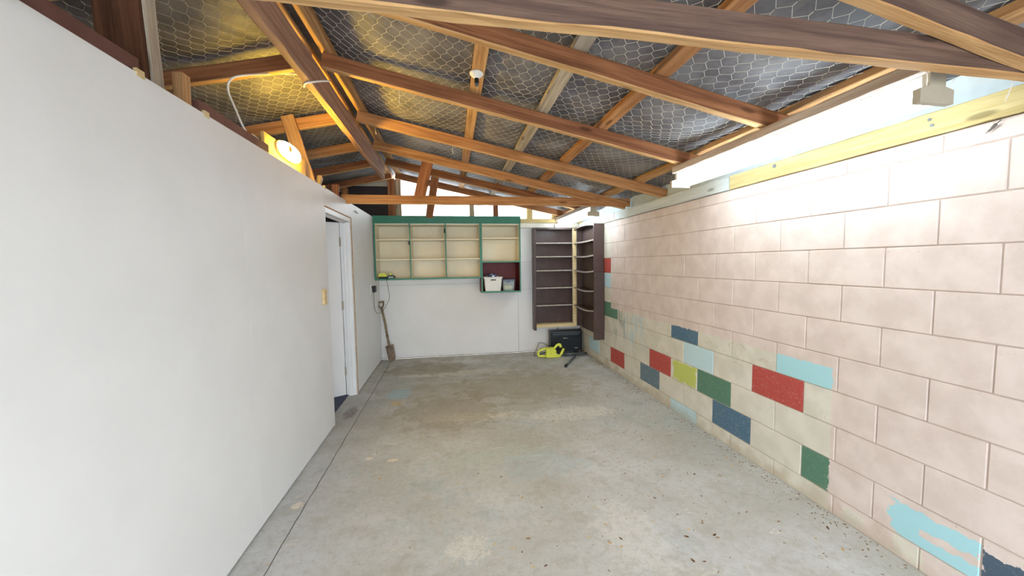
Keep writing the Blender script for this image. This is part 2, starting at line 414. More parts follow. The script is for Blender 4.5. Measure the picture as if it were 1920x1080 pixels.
# plate on top of the blocks
trim = MB().box((XR+.02, YF, 1.985), (XR+.12, YB, 2.0)).obj('trim_1', W_DARK); tag(trim, kind='structure')
beam('plate_timber', (XR+.035, YF, 2.045), (XR+.035, 2.58, 2.045), .09, .102, W_PLATE, trim)
beam('plate_timber', (XR+.035, 2.585, 2.045), (XR+.035, 4.60, 2.045), .09, .102, wood('timber_blue_white', srgb(196, 204, 204), srgb(220, 226, 226), stain=.12), trim)
beam('plate_timber', (XR+.032, 4.605, 2.045), (XR+.032, YB, 2.045), .09, .102, wood('timber_whitewash', srgb(214, 208, 192), srgb(234, 230, 218), stain=.12), trim)
box('eave_board', (XR+.055, YF, 2.098), (XR+.075, 2.92, 2.30), FASCIA, trim)
box('eave_board', (XR+.055, 2.925, 2.098), (XR+.075, YB, 2.30), FASCIA, trim)
for y, z, k in ((2.177, 2.068, 1.), (1.374, 2.066, .5), (1.364, 2.038, .5)):
    MB().lathe([(.0, -.002), (.013*k, -.002), (.013*k, .0), (.005*k, .0), (.005*k, .003), (0, .003)], (0, 0, 0), 16, 'X').obj('bolt_washer', GREYM, trim).location = (XR-.0125, y, z)

# ---- left partition of white sheets
wl = MB().box((XL-.085, YF, .008), (XL-.012, 3.50, HL-.02)).box((XL-.085, 4.45, .008), (XL-.012, YB, HL-.02)).box((XL-.085, 3.50, 2.03), (XL-.012, 4.45, HL-.02)).obj('wall_left', W_DARK); tag(wl, kind='structure')
box('wall_panel', (XL-.012, YF, .010), (XL, 2.2078, HL), WHITE, wl, .0006)
box('wall_panel', (XL-.012, 2.209, .010), (XL, 3.538, HL), WHITE, wl, .0006)
box('wall_panel', (XL-.012, 3.5395, 1.99), (XL, 4.432, HL), WHITE, wl, .0006)
box('wall_panel', (XL-.012, 4.433, .010), (XL, YB-.002, HL), WHITE, wl, .0006)
box('wall_panel', (XL-.095, YF, .010), (XL-.086, 3.54, HL), WHITE, wl, .0006)
box('wall_panel', (XL-.095, 4.44, .010), (XL-.086, YB, HL), WHITE, wl, .0006)
beam('top_plate', (XL-.05, YF, HL+.020), (XL-.05, 1.60, HL+.020), .07, .085, MAUVE, wl)
beam('top_plate', (XL-.05, 1.60, HL-.012), (XL-.05, 1.93, HL-.012), .07, .022, W_DARK, wl)
beam('top_plate', (XL-.05, 1.93, HL+.018), (XL-.05, 2.58, HL+.018), .07, .085, MAUVE, wl)
beam('top_plate', (XL-.05, 2.58, HL-.004), (XL-.05, YB, HL-.004), .07, .03, W_DARK, wl)
for y in (1.56, 1.93, 3.56):
    box('packing_piece', (XL-.008, y, HL-.012), (XL+.004, y+.035, HL+.014), W_PALE, wl)
# ---- doorway and door
dr = thing('door_1', None, None, (XL-.05, 4.0, 0)); tag(dr, kind='structure')
y0, y1, zt = 3.545, 4.425, 1.985
def jamb(nm, a, b): return box(nm, a, b, WHITE2, dr, .002)
jamb('door_lining', (XL-.11, y0-.004, 0), (XL-.002, y0+.022, zt)); jamb('door_lining', (XL-.11, y1-.05, 0), (XL-.001, y1-.004, zt))
jamb('door_lining', (XL-.11, y0+.022, zt-.05), (XL-.001, y1-.05, zt-.004))
jamb('door_stop', (XL-.075, y1-.063, 0), (XL-.04, y1-.05, zt-.05)); jamb('door_stop', (XL-.075, y0+.022, zt-.063), (XL-.04, y1-.063, zt-.05))
box('lining_gap', (XL-.02, y1-.004, 0), (XL+.004, y1+.007, zt+.006), W_TAN, dr); box('lining_gap', (XL-.02, y0, zt-.004), (XL+.004, y1-.004, zt+.006), W_TAN, dr)
leaf = MB().box((0, -.035, .012), (.79, 0, 1.932), .002).obj('door_leaf', WHITE2)
leaf.matrix_basis = Matrix.Translation((XL-.112, y1-.055, 0)) @ Matrix.Rotation(math.radians(180+30), 4, 'Z'); setpar(leaf, dr)
for z in (.28, 1.02, 1.72):
    hg = MB().box((XL-.108, y1-.0515, z-.045), (XL-.098, y1-.0495, z+.045)).lathe([(.006, -.05), (.006, .05)], (XL-.112, y1-.058, z), 10).obj('hinge', CAPGREY, dr)

# ---- back wall
wb = MB().box((XO, YB+.012, 0), (XR+.2, YB+.10, 2.10)).obj('wall_back', W_DARK, loc=(0, YB+.05, 1)); tag(wb, kind='structure')
PX = [(XL-.0, 1.075), (1.077, XR+.004)]
box('wall_panel', (XL, YB, .012), (1.075, YB+.011, 1.148), WHITE, wb, .0015)
box('wall_panel', (XL, YB, 1.150), (1.075, YB+.011, 2.10), WHITE, wb, .0015)
box('wall_panel', (1.077, YB, .012), (XR+.004, YB+.011, 1.033), WHITE, wb, .0015)
box('wall_panel', (1.077, YB, 1.035), (XR+.004, YB+.011, 1.478), WHITE, wb, .0015)
box('wall_panel', (1.077, YB, 1.480), (XR+.004, YB+.011, 2.02), WHITE, wb, .0015)
box('top_board', (1.08, YB-.02, 2.025), (XR-.02, YB+.011, 2.098), plain('white_old', srgb(232, 226, 212), .6, .05, 9), wb, .003)
box('wall_panel', (XO, YB, .012), (XL-.1, YB+.011, 2.1), WHITE, wb, .0015)
# gable framing
beam('gable_rail', (XL-.02, YB+.03, 2.135), (XR, YB+.03, 2.135), .09, .062, W_PLATE, wb)
def gx(a, b, z0, z1a, z1b, y0, y1, mat, nm):     # gable piece with sloped top
    return MB().prism([(a, z0), (b, z0), (b, z1b), (a, z1a)], y0, y1, lambda u, v, t: (u, t, v)).obj(nm, mat, wb, loc=((a+b)/2, (y0+y1)/2, z0))
ztop = lambda x: zb(x)+.12
beam('gable_stud', (-.85, YB+.02, 2.12), (-.85, YB+.02, zb(-.85)+.05), .085, .10, W_RED, wb, up=(1, 0, 0))
beam('gable_stud', (-.755, YB+.045, 2.165), (-.755, YB+.045, zb(-.755)+.05), .05, .085, W_GREY, wb, up=(1, 0, 0))
for x, m, ww in ((.36, W_GREY, .075), (.74, W_RED, .075), (1.29, W_PLATE, .09), (1.72, W_PLATE, .12)):
    beam('gable_stud', (x, YB+.045, 2.165), (x, YB+.045, zb(x)+.06), .06, ww, m, wb, up=(1, 0, 0))
beam('gable_stud', (-1.52, YB+.02, 2.12), (-1.52, YB+.02, zb(-1.52)+.05), .08, .08, W_ORG, wb, up=(1, 0, 0))
beam('gable_stud', (-2.6, YB+.02, 2.12), (-2.6, YB+.02, zb(-2.6)+.05), .08, .08, W_RED, wb, up=(1, 0, 0))
gx(XO, -.89, 2.1, 2.12, 2.69, YB+.07, YB+.085, DKPANEL, 'dark_gable_panel')
gx(-1.48, -.90, 2.655, 2.655, 2.80, YB+.05, YB+.068, plain('pale_gable_board', srgb(190, 184, 170), .6, .06, 9), 'pale_gable_board')
gx(-1.75, -1.56, 2.56, 2.56, 2.66, YB+.05, YB+.068, plain('pale_gable_board2', srgb(176, 172, 164), .6, .06, 9), 'pale_gable_board')
gx(XO, -.89, 2.1, ztop(XO), ztop(-.89)+.05, YB+.09, YB+.11, DKPANEL, 'dark_gable_panel')
# gable window
wn = thing('window_1', None, None, (.4, YB+.07, 2.17)); tag(wn, kind='structure')
for a, b in ((-.73, .36), (.36, .74), (.74, 1.29), (1.29, 1.72)):
    o = MB().prism([(a, 2.165), (b, 2.165), (b, ztop(b)+.03), (a, ztop(a)+.03)], YB+.078, YB+.082, lambda u, v, t: (u, t, v)).obj('window_pane', PANE, wn, loc=((a+b)/2, YB+.08, 2.165))
box('window_bead', (-.73, YB+.06, 2.163), (1.68, YB+.075, 2.178), plain('window_bead_grey', srgb(96, 108, 110), .6), wn)
MB().prism([(1.78, 2.1), (XR+.2, 2.1), (XR+.2, ztop(XR+.2)), (1.78, ztop(1.78))], YB+.05, YB+.07, lambda u, v, t: (u, t, v)).obj('gable_board', W_PLATE, wb)

# ---- front end (open garage door) and outer wall of the neighbouring bay
wf = MB().box((XO, YF-.1, 0), (-3.2, YF, 2.1)).box((-1.4, YF-.1, 0), (XL+.02, YF, 2.1)).box((-3.2, YF-.1, 0), (-1.4, YF, .9)).box((-3.2, YF-.1, 2.0), (-1.4, YF, 2.1)).obj('wall_front', WHITE); tag(wf, kind='structure')  # unseen opening in the side bay front, added so daylight reaches the door leaf
MB().prism([(XO, 2.1), (XR+.2, 2.1), (XR+.2, ztop(XR+.2)), (RX, ztop(RX)), (XO, ztop(XO))], YF-.1, YF-.02, lambda u, v, t: (u, t, v)).obj('header_board', W_TAN, wf)
wo = MB().box((XO-.1, YF-.1, 0), (XO, YB+.1, 2.18)).obj('wall_outer', DKPANEL); tag(wo, kind='structure')

# ================================================================== ROOF
ceil = thing('ceiling', None, None, (RX, 2.3, 2.9)); tag(ceil, kind='structure')
YE0, YE1 = YF-.15, YB+.25
for s in (0, 1):
    x0, x1 = (RX, XR+.32) if s == 0 else (XO-.2, RX)
    o = MB().prism([(x0, zb(x0)+.20), (x1, zb(x1)+.20), (x1, zb(x1)+.23), (x0, zb(x0)+.23)], YE0, YE1, lambda u, v, t: (u, t, v)).obj('roof_sheet', plain('roof_iron_%d' % s, srgb(120, 120, 124), .5, metal=.5), ceil)
# rafters: (front face Y, dz, slope right)
RAFT = [(-.55, 0, W_RED, W_RED), (.25, 0, W_RED, W_RED), (.968, -.058, W_SLATE, W_RED), (1.835, 0, W_RED, W_RED), (2.60, 0, W_ORG, W_DARK), (3.505, 0, W_ORG, W_ORG), (4.20, -.03, W_ORG, W_ORG), (4.965, 0, W_RED, W_RED), (5.80, .02, W_RED, W_RED)]
RAFT[4] = (2.60, 0, W_RED, W_RED); RAFT[3] = (1.835, 0, W_RED, W_RED)
for y, dz, m, ml in RAFT:
    yc = y+.0225; dz2 = dz+.046
    xr_ = XR+.05
    if y == 4.20: xr_ = 2.07
    if y in (1.835, 2.60) or y > 4.5: xr_ = 1.97
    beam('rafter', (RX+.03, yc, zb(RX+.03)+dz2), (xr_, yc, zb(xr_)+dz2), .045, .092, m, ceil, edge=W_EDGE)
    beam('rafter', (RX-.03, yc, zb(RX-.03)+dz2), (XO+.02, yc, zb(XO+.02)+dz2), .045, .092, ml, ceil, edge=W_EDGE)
# ridge beam and purlins
rb = beam('ridge_beam', (RX, YE0, 2.612), (RX, 4.93, 2.612), .048, .165, W_RIDGE, ceil, jit=.004); rb['label'] = 'rough grey ridge beam with split end'
PUR = [(-.73, W_TAN), (.20, W_TAN), (.665, W_GREY), (1.105, W_ORG), (1.885, W_TAN), (-.87, W_TAN), (-1.85, W_RED), (-2.75, W_RED)]
for x, m in PUR:
    sg = -SL if x > RX else SL
    up = Vector((-sg, 0, 1)).normalized(); z = zb(x)+.095+.023
    beam('purlin', (x, YE0, z), (x, YE1, z), .078, .045, m, ceil, up=up)
# tie beams and struts
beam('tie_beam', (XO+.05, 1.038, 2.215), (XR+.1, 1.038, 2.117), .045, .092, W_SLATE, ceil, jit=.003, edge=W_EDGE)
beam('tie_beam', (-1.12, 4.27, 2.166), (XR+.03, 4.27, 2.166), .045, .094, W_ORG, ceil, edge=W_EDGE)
beam('strut', (-.31, 4.262, 2.20), (-.20, 4.262, 2.64), .03, .12, W_RED, ceil, up=(1, 0, 0))
beam('strut', (-.278, 5.53, 2.135), (-.155, 4.99, 2.62), .03, .10, W_RED, ceil, up=(1, 0, 0))
beam('strut', (-1.235, 1.76, 2.16), (-1.262, 1.76, 2.85), .045, .17, W_DARK, ceil, up=(1, 0, 0))
beam('strut_edge', (-1.143, 1.77, 2.16), (-1.170, 1.77, 2.84), .062, .014, W_GREY, ceil, up=(1, 0, 0))
beam('strut', (-1.165, 3.485, 2.16), (-1.315, 3.485, 2.72), .035, .10, W_TAN, ceil, up=(1, 0, 0))
beam('stud_stub', (-1.135, 1.895, 2.15), (-1.135, 1.895, 2.30), .05, .045, W_TAN, ceil, up=(1, 0, 0))
beam('stud_stub', (-1.13, 4.10, 2.15), (-1.13, 4.10, 2.28), .045, .06, W_RED, ceil, up=(1, 0, 0))
beam('stud_stub', (-1.14, 3.58, 2.16), (-1.14, 3.68, 2.26), .045, .04, W_PALE, ceil, up=(1, 0, 0))

# building paper with sag between purlins, wire netting under it
edgesR = sorted([RX]+[p[0] for p in PUR if p[0] > RX]+[XR+.25]); edgesL = sorted([XO]+[p[0] for p in PUR if p[0] < RX]+[RX])
RY = sorted(r[0] for r in RAFT)
def sag(x, y):
    E_ = edgesR if x >= RX else edgesL
    for a, b in zip(E_, E_[1:]):
        if a <= x <= b:
            u = (x-a)/(b-a); wd = b-a
            amp = min(.065, wd*.085)
            q = sum(1 for yy in RY if yy <= y); lo_, hi_ = (RY[q-1] if q else y-.5), (RY[q] if q < len(RY) else y+.5)
            amp *= .35+.85*math.sin(PI*(y-lo_)/(hi_-lo_))
            return amp*math.sin(PI*u)*(.75+.5*mnoise.noise((a*3, y*1.3, 0))) + .022*mnoise.noise((x*3, y*2.6, 3))*math.sin(PI*u)
    return 0
def netz(x, y): return zb(x)+.142 - sag(x, y)
for s in (0, 1):
    x0, x1 = (RX, XR+.25) if s == 0 else (XO, RX)
    nx, ny = 80, 150
    rows = []
    for j in range(ny+1):
        y = YE0+.05 + (YE1-YE0-.1)*j/ny
        rows.append([Vector((x, y, netz(x, y)+.010+.006*(1+mnoise.noise((x*5, y*5, 7))))) for x in [x0+(x1-x0)*i/nx for i in range(nx+1)]])
    o = MB().rings(rows, cap=False, closed=False).obj('building_paper', PAPER, ceil, smooth=True)
    # hexagonal netting
    verts = []; faces = []
    cw, chh = .070, .062; tw = .020           # width along X, row pitch along Y, twisted link length
    def P(x, y):
        x += .006*mnoise.noise((x*6, y*6, 1)); y += .006*mnoise.noise((x*6, y*6, 2)); return Vector((x, y, netz(x, y)))
    def wire(a, b, r):
        d = (b-a).normalized(); u = d.cross(Vector((0, 0, 1))).normalized(); v = d.cross(u); i0 = len(verts)
        for q in (a, b):
            for k in range(3):
                an = 2*PI*k/3; verts.append(q + (u*math.cos(an)+v*math.sin(an))*r)
        for k in range(3): faces.append((i0+k, i0+(k+1) % 3, i0+3+(k+1) % 3, i0+3+k))
    nrow = int((YB+.1-.2)/chh); ncol = int((x1-x0)/cw)
    for j in range(nrow):
        yb0 = .2 + j*chh
        for i in range(ncol):
            xo = x0 + (i+(.5 if j % 2 else 0))*cw
            if xo+cw > x1: continue
            a = P(xo, yb0); t_ = P(xo+cw/2, yb0+chh-tw-.006); b2 = P(xo+cw, yb0)
            a2 = P(xo, yb0-tw)
            wire(a, t_, .0009); wire(t_, b2, .0009); wire(a, a2, .0015)
    me = bpy.data.meshes.new('wire_netting'); me.from_pydata([tuple(v) for v in verts], [], faces); me.materials.append(STEEL)
    o = bpy.data.objects.new('wire_netting', me); COL.objects.link(o); o['kind'] = 'stuff'; setpar(o, ceil)

# ================================================================== LIGHTS (fluorescent battens, bulkhead)
def batten(y0, y1, x, z, label, lit=TUBEM):
    t = thing('fluorescent_light', label, 'light', (x, y0, z), 'fluorescent battens under the rafters')
    beam('mounting_board', (x-.01, y0-.02, z+.062), (x-.01, y1, z+.062), .10, .05, wood('mount_%d' % int(y0*10), srgb(170, 150, 136), srgb(204, 190, 176), stain=.1), t)
    MB().box((x-.03, y0+.01, z-.03), (x+.03, y1-.01, z+.037), .004).obj('body', WPLAST, t)
    for s in (-1, 1):
        tb = MB().tube([(x+s*.047, y0+.02, z-.046), (x+s*.047, y1-.02, z-.046)], .017, 14).obj('tube', lit, t, True)
    for yy in (y0, y1-.024):
        MB().prism([(-.075, -.072), (.075, -.072), (.075, -.022), (.036, -.012), (.036, .036), (-.036, .036), (-.036, -.012), (-.075, -.022)], yy, yy+.024, lambda u, v, q: (x+u, q, z+v)).obj('end_cap', CAPGREY, t)
    return t
batten(1.125, 2.675, 1.755, 2.088, 'twin tube fluorescent light above the pink block wall nearest the camera')
batten(4.44, 5.93, 1.765, 2.098, 'twin tube fluorescent light in the far corner above the brown shelves')

t = thing('bulkhead_light', 'lit oval yellow bulkhead light on a plywood board above the white partition', 'light', (XL-.05, 2.88, HL))
box('plywood_board', (XL-.075, 2.62, HL-.01), (XL-.055, 3.30, HL+.157), PLY, t, .002)
def oval(s, k=24): return [(.175*s*math.copysign(abs(math.cos(2*PI*i/k))**.8, math.cos(2*PI*i/k)), .058*s*math.copysign(abs(math.sin(2*PI*i/k))**.8, math.sin(2*PI*i/k))) for i in range(k)]
cx_, cy_, cz_ = XL-.055, 2.94, HL+.117
b = MB(); b.rings([[Vector((cx_+d, cy_+u, cz_+v)) for u, v in oval(s)] for s, d in ((1.0, 0), (1.0, .012), (.96, .016))]); b.obj('base', CAPGREY, t)
b = MB(); b.rings([[Vector((cx_+d, cy_+u, cz_+v)) for u, v in oval(s)] for s, d in ((.95, .016), (.95, .03), (.85, .044), (.6, .054), (.25, .057))]); b.obj('glass', BULKM, t, True)
MB().lathe([(.02, 0), (.022, .008), (.012, .014), (0, .015)], (0, 0, 0), 14, 'X').obj('knob', PLY, t).location = Vector((.046, -.02, .117))
# white cable from the bulkhead up and over the ridge beam
def spline(pts, n=8):
    pts = [Vector(p) for p in pts]; out = []
    for i in range(len(pts)-1):
        p0, p1, p2, p3 = pts[max(i-1, 0)], pts[i], pts[i+1], pts[min(i+2, len(pts)-1)]
        for k in range(n):
            q = k/n; out.append(.5*((2*p1)+(p2-p0)*q+(2*p0-5*p1+4*p2-p3)*q*q+(3*p1-p0-3*p2+p3)*q**3))
    return out+[pts[-1]]
o = MB().tube(spline([(-1.155, 2.61, 2.25), (-1.165, 2.55, 2.262), (-1.15, 2.49, 2.23), (-1.167, 2.45, 2.281), (-1.203, 2.45, 2.384), (-1.231, 2.45, 2.472), (-1.216, 2.45, 2.532), (-1.16, 2.47, 2.57), (-1.05, 2.66, 2.68), (-.92, 2.66, 2.68), (-.85, 2.52, 2.55), (-.807, 2.42, 2.524), (-.765, 2.42, 2.535), (-.735, 2.48, 2.57), (-.72, 2.585, 2.62)]), .0055, 8).obj('white_cable', WPLAST, None, True)
tag(o, 'white cable looping from the bulkhead light up to the ridge', 'cable')
# empty lamp holder
t = thing('lamp_holder', 'white round lamp holder with no bulb on a roof batten', 'lamp holder', (.186, 2.33, zb(.186)+.095))
hz = zb(.186)+.095
MB().lathe([(0, 0), (.042, 0), (.042, -.008), (.03, -.022), (.016, -.03), (.016, -.034), (0, -.034)], (.186, 2.33, hz), 22).obj('rose', WPLAST, t, True)
MB().lathe([(0, -.03), (.013, -.03), (.014, -.062), (0, -.062)], (.186, 2.33, hz), 16).obj('socket', BLACK, t)
MB().lathe([(0, -.06), (.0105, -.06), (.0105, -.078), (0, -.078)], (.186, 2.33, hz), 16).obj('skirt', GREYM, t)

# ================================================================== WALL CABINETS
CF, CB = 5.60, YB-.001           # front / back
def panel(nm, a, b, m, p): return box(nm, a, b, m, p, .0015)
t = thing('wall_cabinet', 'three bay open cream wall cabinet with green edges left of the red bay', 'cabinet', (-.3, YB, 1.24))
ED = .012
xs = [-1.066, -.563, -.057, .449]
panel('back_panel', (xs[0], CB-.006, 1.25), (xs[3], CB, 2.06), CREAM, t)
panel('top_panel', (xs[0], CF+.02, 2.035), (xs[3], CB-.006, 2.053), CREAM, t)
bp_ = panel('bottom_panel', (xs[0], CF+.006, 1.245), (xs[3], CB-.006, 1.262), CREAM, t); panel('green_edge', (xs[0], CF, 1.240), (xs[3], CF+.006, 1.264), GREEN, bp_)
for i, x in enumerate(xs):
    xo = x if i == 0 else x-.009
    wd = .018
    d_ = panel('side_panel' if i in (0, 3) else 'divider', (xo, CF+.006, 1.262), (xo+wd, CB-.006, 2.035), CREAM, t)
    panel('green_edge', (xo, CF, 1.264), (xo+wd if i else xo+.022, CF+.006, 2.055), GREEN, d_)
for i in range(3):
    for z in (1.824, 1.535):
        panel('shelf', (xs[i]+(.018 if i == 0 else .009), CF+.035, z-.009), (xs[i+1]-.009, CB-.006, z+.009), CREAM, t)
for x, z in ((-.571, 1.775), (-.064, 1.945)):
    MB().box((x-.014, CF-.006, z-.03), (x+.004, CF, z+.03), .002).lathe([(.005, -.03), (.005, .03)], (x-.004, CF-.006, z), 8).obj('hinge', BLACK, t)
t = thing('wall_cabinet', 'cream wall cabinet with shelf above a maroon bay holding plastic tubs', 'cabinet', (.76, YB, 1.03))
xa, xb = .459, 1.062
panel('back_panel', (xa, CB-.006, 1.49), (xb, CB, 2.06), CREAM, t); panel('maroon_back', (xa, CB-.006, 1.03), (xb, CB, 1.475), MAROON, t)
panel('top_panel', (xa, CF+.02, 2.035), (xb, CB-.006, 2.053), CREAM, t)
for x in (xa, xb-.02):
    sd = panel('side_panel', (x, CF+.006, 1.49), (x+.02, CB-.006, 2.035), CREAM, t); panel('green_edge', (x, CF, 1.02), (x+.02, CF+.006, 2.055), GREEN, sd)
    lo = panel('maroon_side', (x, CF+.006, 1.02), (x+.02, CB-.006, 1.475), MAROON, t)
m_ = panel('middle_shelf', (xa+.02, CF+.006, 1.475), (xb-.02, CB-.006, 1.492), CREAM, t); panel('green_edge', (xa+.02, CF, 1.472), (xb-.02, CF+.006, 1.494), GREEN, m_)
m_ = panel('bottom_panel', (xa+.02, CF+.006, 1.022), (xb-.02, CB-.006, 1.04), MAROON, t); panel('green_edge', (xa+.02, CF, 1.018), (xb-.02, CF+.006, 1.042), GREEN, m_)
panel('shelf', (xa+.02, CF+.05, 1.832), (xb-.02, CB-.006, 1.85), CREAM, t)
o = panel('header_board', (-1.07, CF-.002, 2.055), (1.066, CF+.018, 2.163), GREEN, None); tag(o, 'long green header board along the top of the wall cabinets', 'board')

# tubs
def tub(name, label, x0, x1, z0, z1, y0, y1, mat, taper):
    t = thing(name, label, 'tub', ((x0+x1)/2, (y0+y1)/2, z0))
    def ring(s, z, inset=0):
        out = []; cx, cy = (x0+x1)/2, (y0+y1)/2; a, b = (x1-x0)/2*s-inset, (y1-y0)/2*s-inset; r = .018
        for sx, sy, a0 in ((1, 1, 0), (-1, 1, 90), (-1, -1, 180), (1, -1, 270)):
            for k in range(4):
                an = math.radians(a0+k*30); out.append(Vector((cx+sx*(a-r)+r*math.cos(an), cy+sy*(b-r)+r*math.sin(an), z)))
        return out
    MB().rings([ring(taper, z0), ring(1, z1), ring(1, z1, .004), ring(taper, z0+.004, .004)]).obj('body', mat, t)
    return t, ring
t, ring = tub('plastic_tub', 'white plastic tub with dark handle slot and blue cloth in the maroon bay', .497, .772, 1.042, 1.25, CF+.0, CF+.30, WPLAST, .86)
MB().rings([ring(1.06, 1.236), ring(1.07, 1.255), ring(.97, 1.257), ring(.96, 1.238)]).obj('rim', WPLAST, t)
panel('handle_slot', (.598, CF-.012, 1.205), (.676, CF-.0, 1.220), BLACK, t)
cb = bmesh.new(); bmesh.ops.create_icosphere(cb, subdivisions=4, radius=1)
for v in cb.verts:
    nn = v.co.copy(); q = 1+.35*mnoise.noise(nn*2.3)+.15*mnoise.noise(nn*6)
    v.co = Vector((.628+nn.x*.085*q, CF+.10+nn.y*.1*q, 1.25+nn.z*.048*q))
b = MB(); b.bm.free(); b.bm = cb
def cloth_mat():
    t = NT('patterned_cloth', .9, .1); n = t.noise(t.obj(), 34., 3); t.color(t.mix(t.ramp(n, .48, .56), srgb(52, 70, 126), srgb(196, 206, 222))); return t.m
o = b.obj('folded_cloth', cloth_mat(), None, True, loc=(.628, CF+.1, 1.25)); tag(o, 'crumpled blue patterned cloth on top of the white tub', 'cloth')
t, ring = tub('plastic_tub', 'small clear plastic tub with slate blue clip lid beside the white tub', .785, .968, 1.042, 1.195, CF+.01, CF+.26, CLEARP, .9)
MB().rings([ring(1.05, 1.19), ring(1.05, 1.212), ring(.97, 1.216)]).obj('lid', LIDB, t)
panel('lid_clip', (.838, CF-.002, 1.165), (.90, CF+.008, 1.205), LIDB, t)
def blobmesh(c, s, seed, amp=.35):
    q = bmesh.new(); bmesh.ops.create_icosphere(q, subdivisions=3, radius=1)
    for v in q.verts:
        n = v.co.copy(); k = 1+amp*mnoise.noise(n*2+Vector((seed, 0, 0))); v.co = Vector((c[0]+n.x*s[0]*k, c[1]+n.y*s[1]*k, c[2]+n.z*s[2]*k))
    b = MB(); b.bm.free(); b.bm = q; return b
o = blobmesh((.872, CF+.09, 1.088), (.066, .06, .036), 4).obj('yellow_packet', PAPERY, None, False); tag(o, 'crumpled pale yellow packet inside the clear tub', 'packet')
# battery charger and battery
t = thing('battery_charger', 'lime green battery charger on the bottom shelf at far left', 'charger', (-.96, CF+.06, 1.262))
MB().box((-1.025, CF+.02, 1.264), (-.905, CF+.12, 1.292), .008, 2).obj('base', BLACK, t)
MB().prism([(-.06, 0), (.06, 0), (.055, .03), (.035, .052), (-.045, .052), (-.058, .03)], CF+.03, CF+.11, lambda u, v, q: (-.966+u, q, 1.290+v)).obj('top', LIME, t)
t = thing('battery_pack', 'grey and black tool battery pack beside the lime charger', 'battery', (-.85, CF+.06, 1.262))
MB().prism([(-.055, 0), (.055, 0), (.052, .03), (.03, .048), (-.03, .048), (-.052, .03)], CF+.03, CF+.10, lambda u, v, q: (-.85+u, q, 1.263+v)).obj('case', BLACK, t)
panel('label_panel', (-.885, CF+.026, 1.27), (-.815, CF+.031, 1.295), plain('battery_label', srgb(170, 176, 178), .5), t)
MB().box((-.875, CF+.045, 1.31), (-.845, CF+.085, 1.345), .006).obj('latch', LIME, t)
o = MB().tube(spline([(-.905, CF+.03, 1.272), (-.903, CF-.004, 1.262), (-.90, CF-.006, 1.22), (-.895, CF+.05, 1.10), (-.90, CF+.16, .98), (-.955, CF+.2, .86), (-1.02, CF+.12, .77), (-1.055, CF+.02, .765), (-1.062, CF-.1, .83), (-1.06, CF-.16, .95), (-1.055, CF-.185, 1.085)]), .003, 6).obj('charger_cable', BLACK, None, True)
tag(o, 'thin dark cable hanging from the charger down to the wall plug', 'cable')
# socket and plug
t = thing('power_socket', 'white power socket on the partition behind the black plug', 'socket', (XL, 5.38, 1.13))
panel('plate', (XL, 5.29, 1.055), (XL+.008, 5.50, 1.20), WPLAST, t); panel('switch', (XL+.008, 5.32, 1.165), (XL+.012, 5.345, 1.185), WHITE2, t)
t = thing('plug_adapter', 'black plug adapter in the socket near the far corner', 'plug', (XL+.008, 5.42, 1.13))
MB().box((XL+.009, 5.375, 1.085), (XL+.05, 5.47, 1.175), .006, 2).obj('body', BLACK, t); MB().box((XL+.009, 5.345, 1.14), (XL+.03, 5.375, 1.17), .004).obj('plug_top', BLACK, t)
# pale wooden block on the partition
o = MB().box((XL, 3.365, 1.128), (XL+.022, 3.435, 1.262), .004).obj('wooden_block', W_PALE, loc=(XL+.01, 3.4, 1.2)); tag(o, 'pale wooden block fixed to the partition beside the doorway', 'wooden block')
t = thing('coat_hook', 'small black hook on the partition right of the doorway top', 'hook', (XL, 4.62, 2.08))
for y in (4.585, 4.65):
    MB().tube(spline([(XL, y, 2.09), (XL+.012, y, 2.088), (XL+.016, y, 2.07), (XL+.024, y+.004, 2.066), (XL+.028, y+.006, 2.078)]), .003, 6).obj('wire_hook', BLACK, t)

# ================================================================== CORNER SHELVES
SZ = [1.768, 1.552, 1.330, 1.052, .770]
UB = 5.80
t = thing('bookcase', 'dark brown open bookcase on the white back wall above the heater', 'bookcase', (1.66, YB, .4))
panel('back_panel', (1.33, CB-.006, .43), (1.99, CB, 2.0), BROWN, t)
beam('side_board', (1.328, (UB+CB)/2-.003, .375), (1.328, (UB+CB)/2-.003, 2.012), CB-UB-.006, .034, BROWN, t, up=(1, 0, 0), jit=.0005)
panel('top_panel', (1.346, UB+.004, 1.985), (2.0, CB-.006, 2.005), BROWN, t)
panel('front_post', (1.952, UB-.006, .43), (2.012, UB+.016, 2.003), W_PALE, t)
panel('bottom_rail', (1.346, UB, .418), (2.0, CB-.006, .468), W_PALE, t)
for z in SZ:
    s_ = panel('shelf', (1.346, UB+.022, z-.009), (1.98, CB-.006, z+.009), BROWN, t); panel('dusty_edge', (1.346, UB+.017, z-.009), (1.952, UB+.022, z+.010), DUSTY, s_)
t = thing('bookcase', 'dark brown bookcase with sagging shelves fixed to the painted block wall', 'bookcase', (2.04, 5.4, .37))
XF = 1.967; YE = 4.94
panel('back_panel', (XR-.018, YE+.02, .40), (XR-.010, UB-.012, 1.985), BROWN, t)
panel('end_board', (XF-.002, YE, 1.322), (XR-.008, YE+.02, 1.992), BROWN, t); panel('end_board', (XF-.004, YE-.014, .365), (XR-.004, YE+.006, 1.320), BROWN, t)
panel('back_end_board', (2.014, UB-.030, .43), (XR-.02, UB-.014, 1.985), BROWN, t)
def sagshelf(nm, z, th, dip, m, x0, x1):
    rings = []
    for i in range(13):
        u = i/12; y = YE+.02+(UB-.012-YE-.02)*u; zz = z-dip*math.sin(PI*u)
        rings.append([(x0, y, zz-th), (x1, y, zz-th), (x1, y, zz), (x0, y, zz)])
    return MB().rings(rings).obj(nm, m, t)
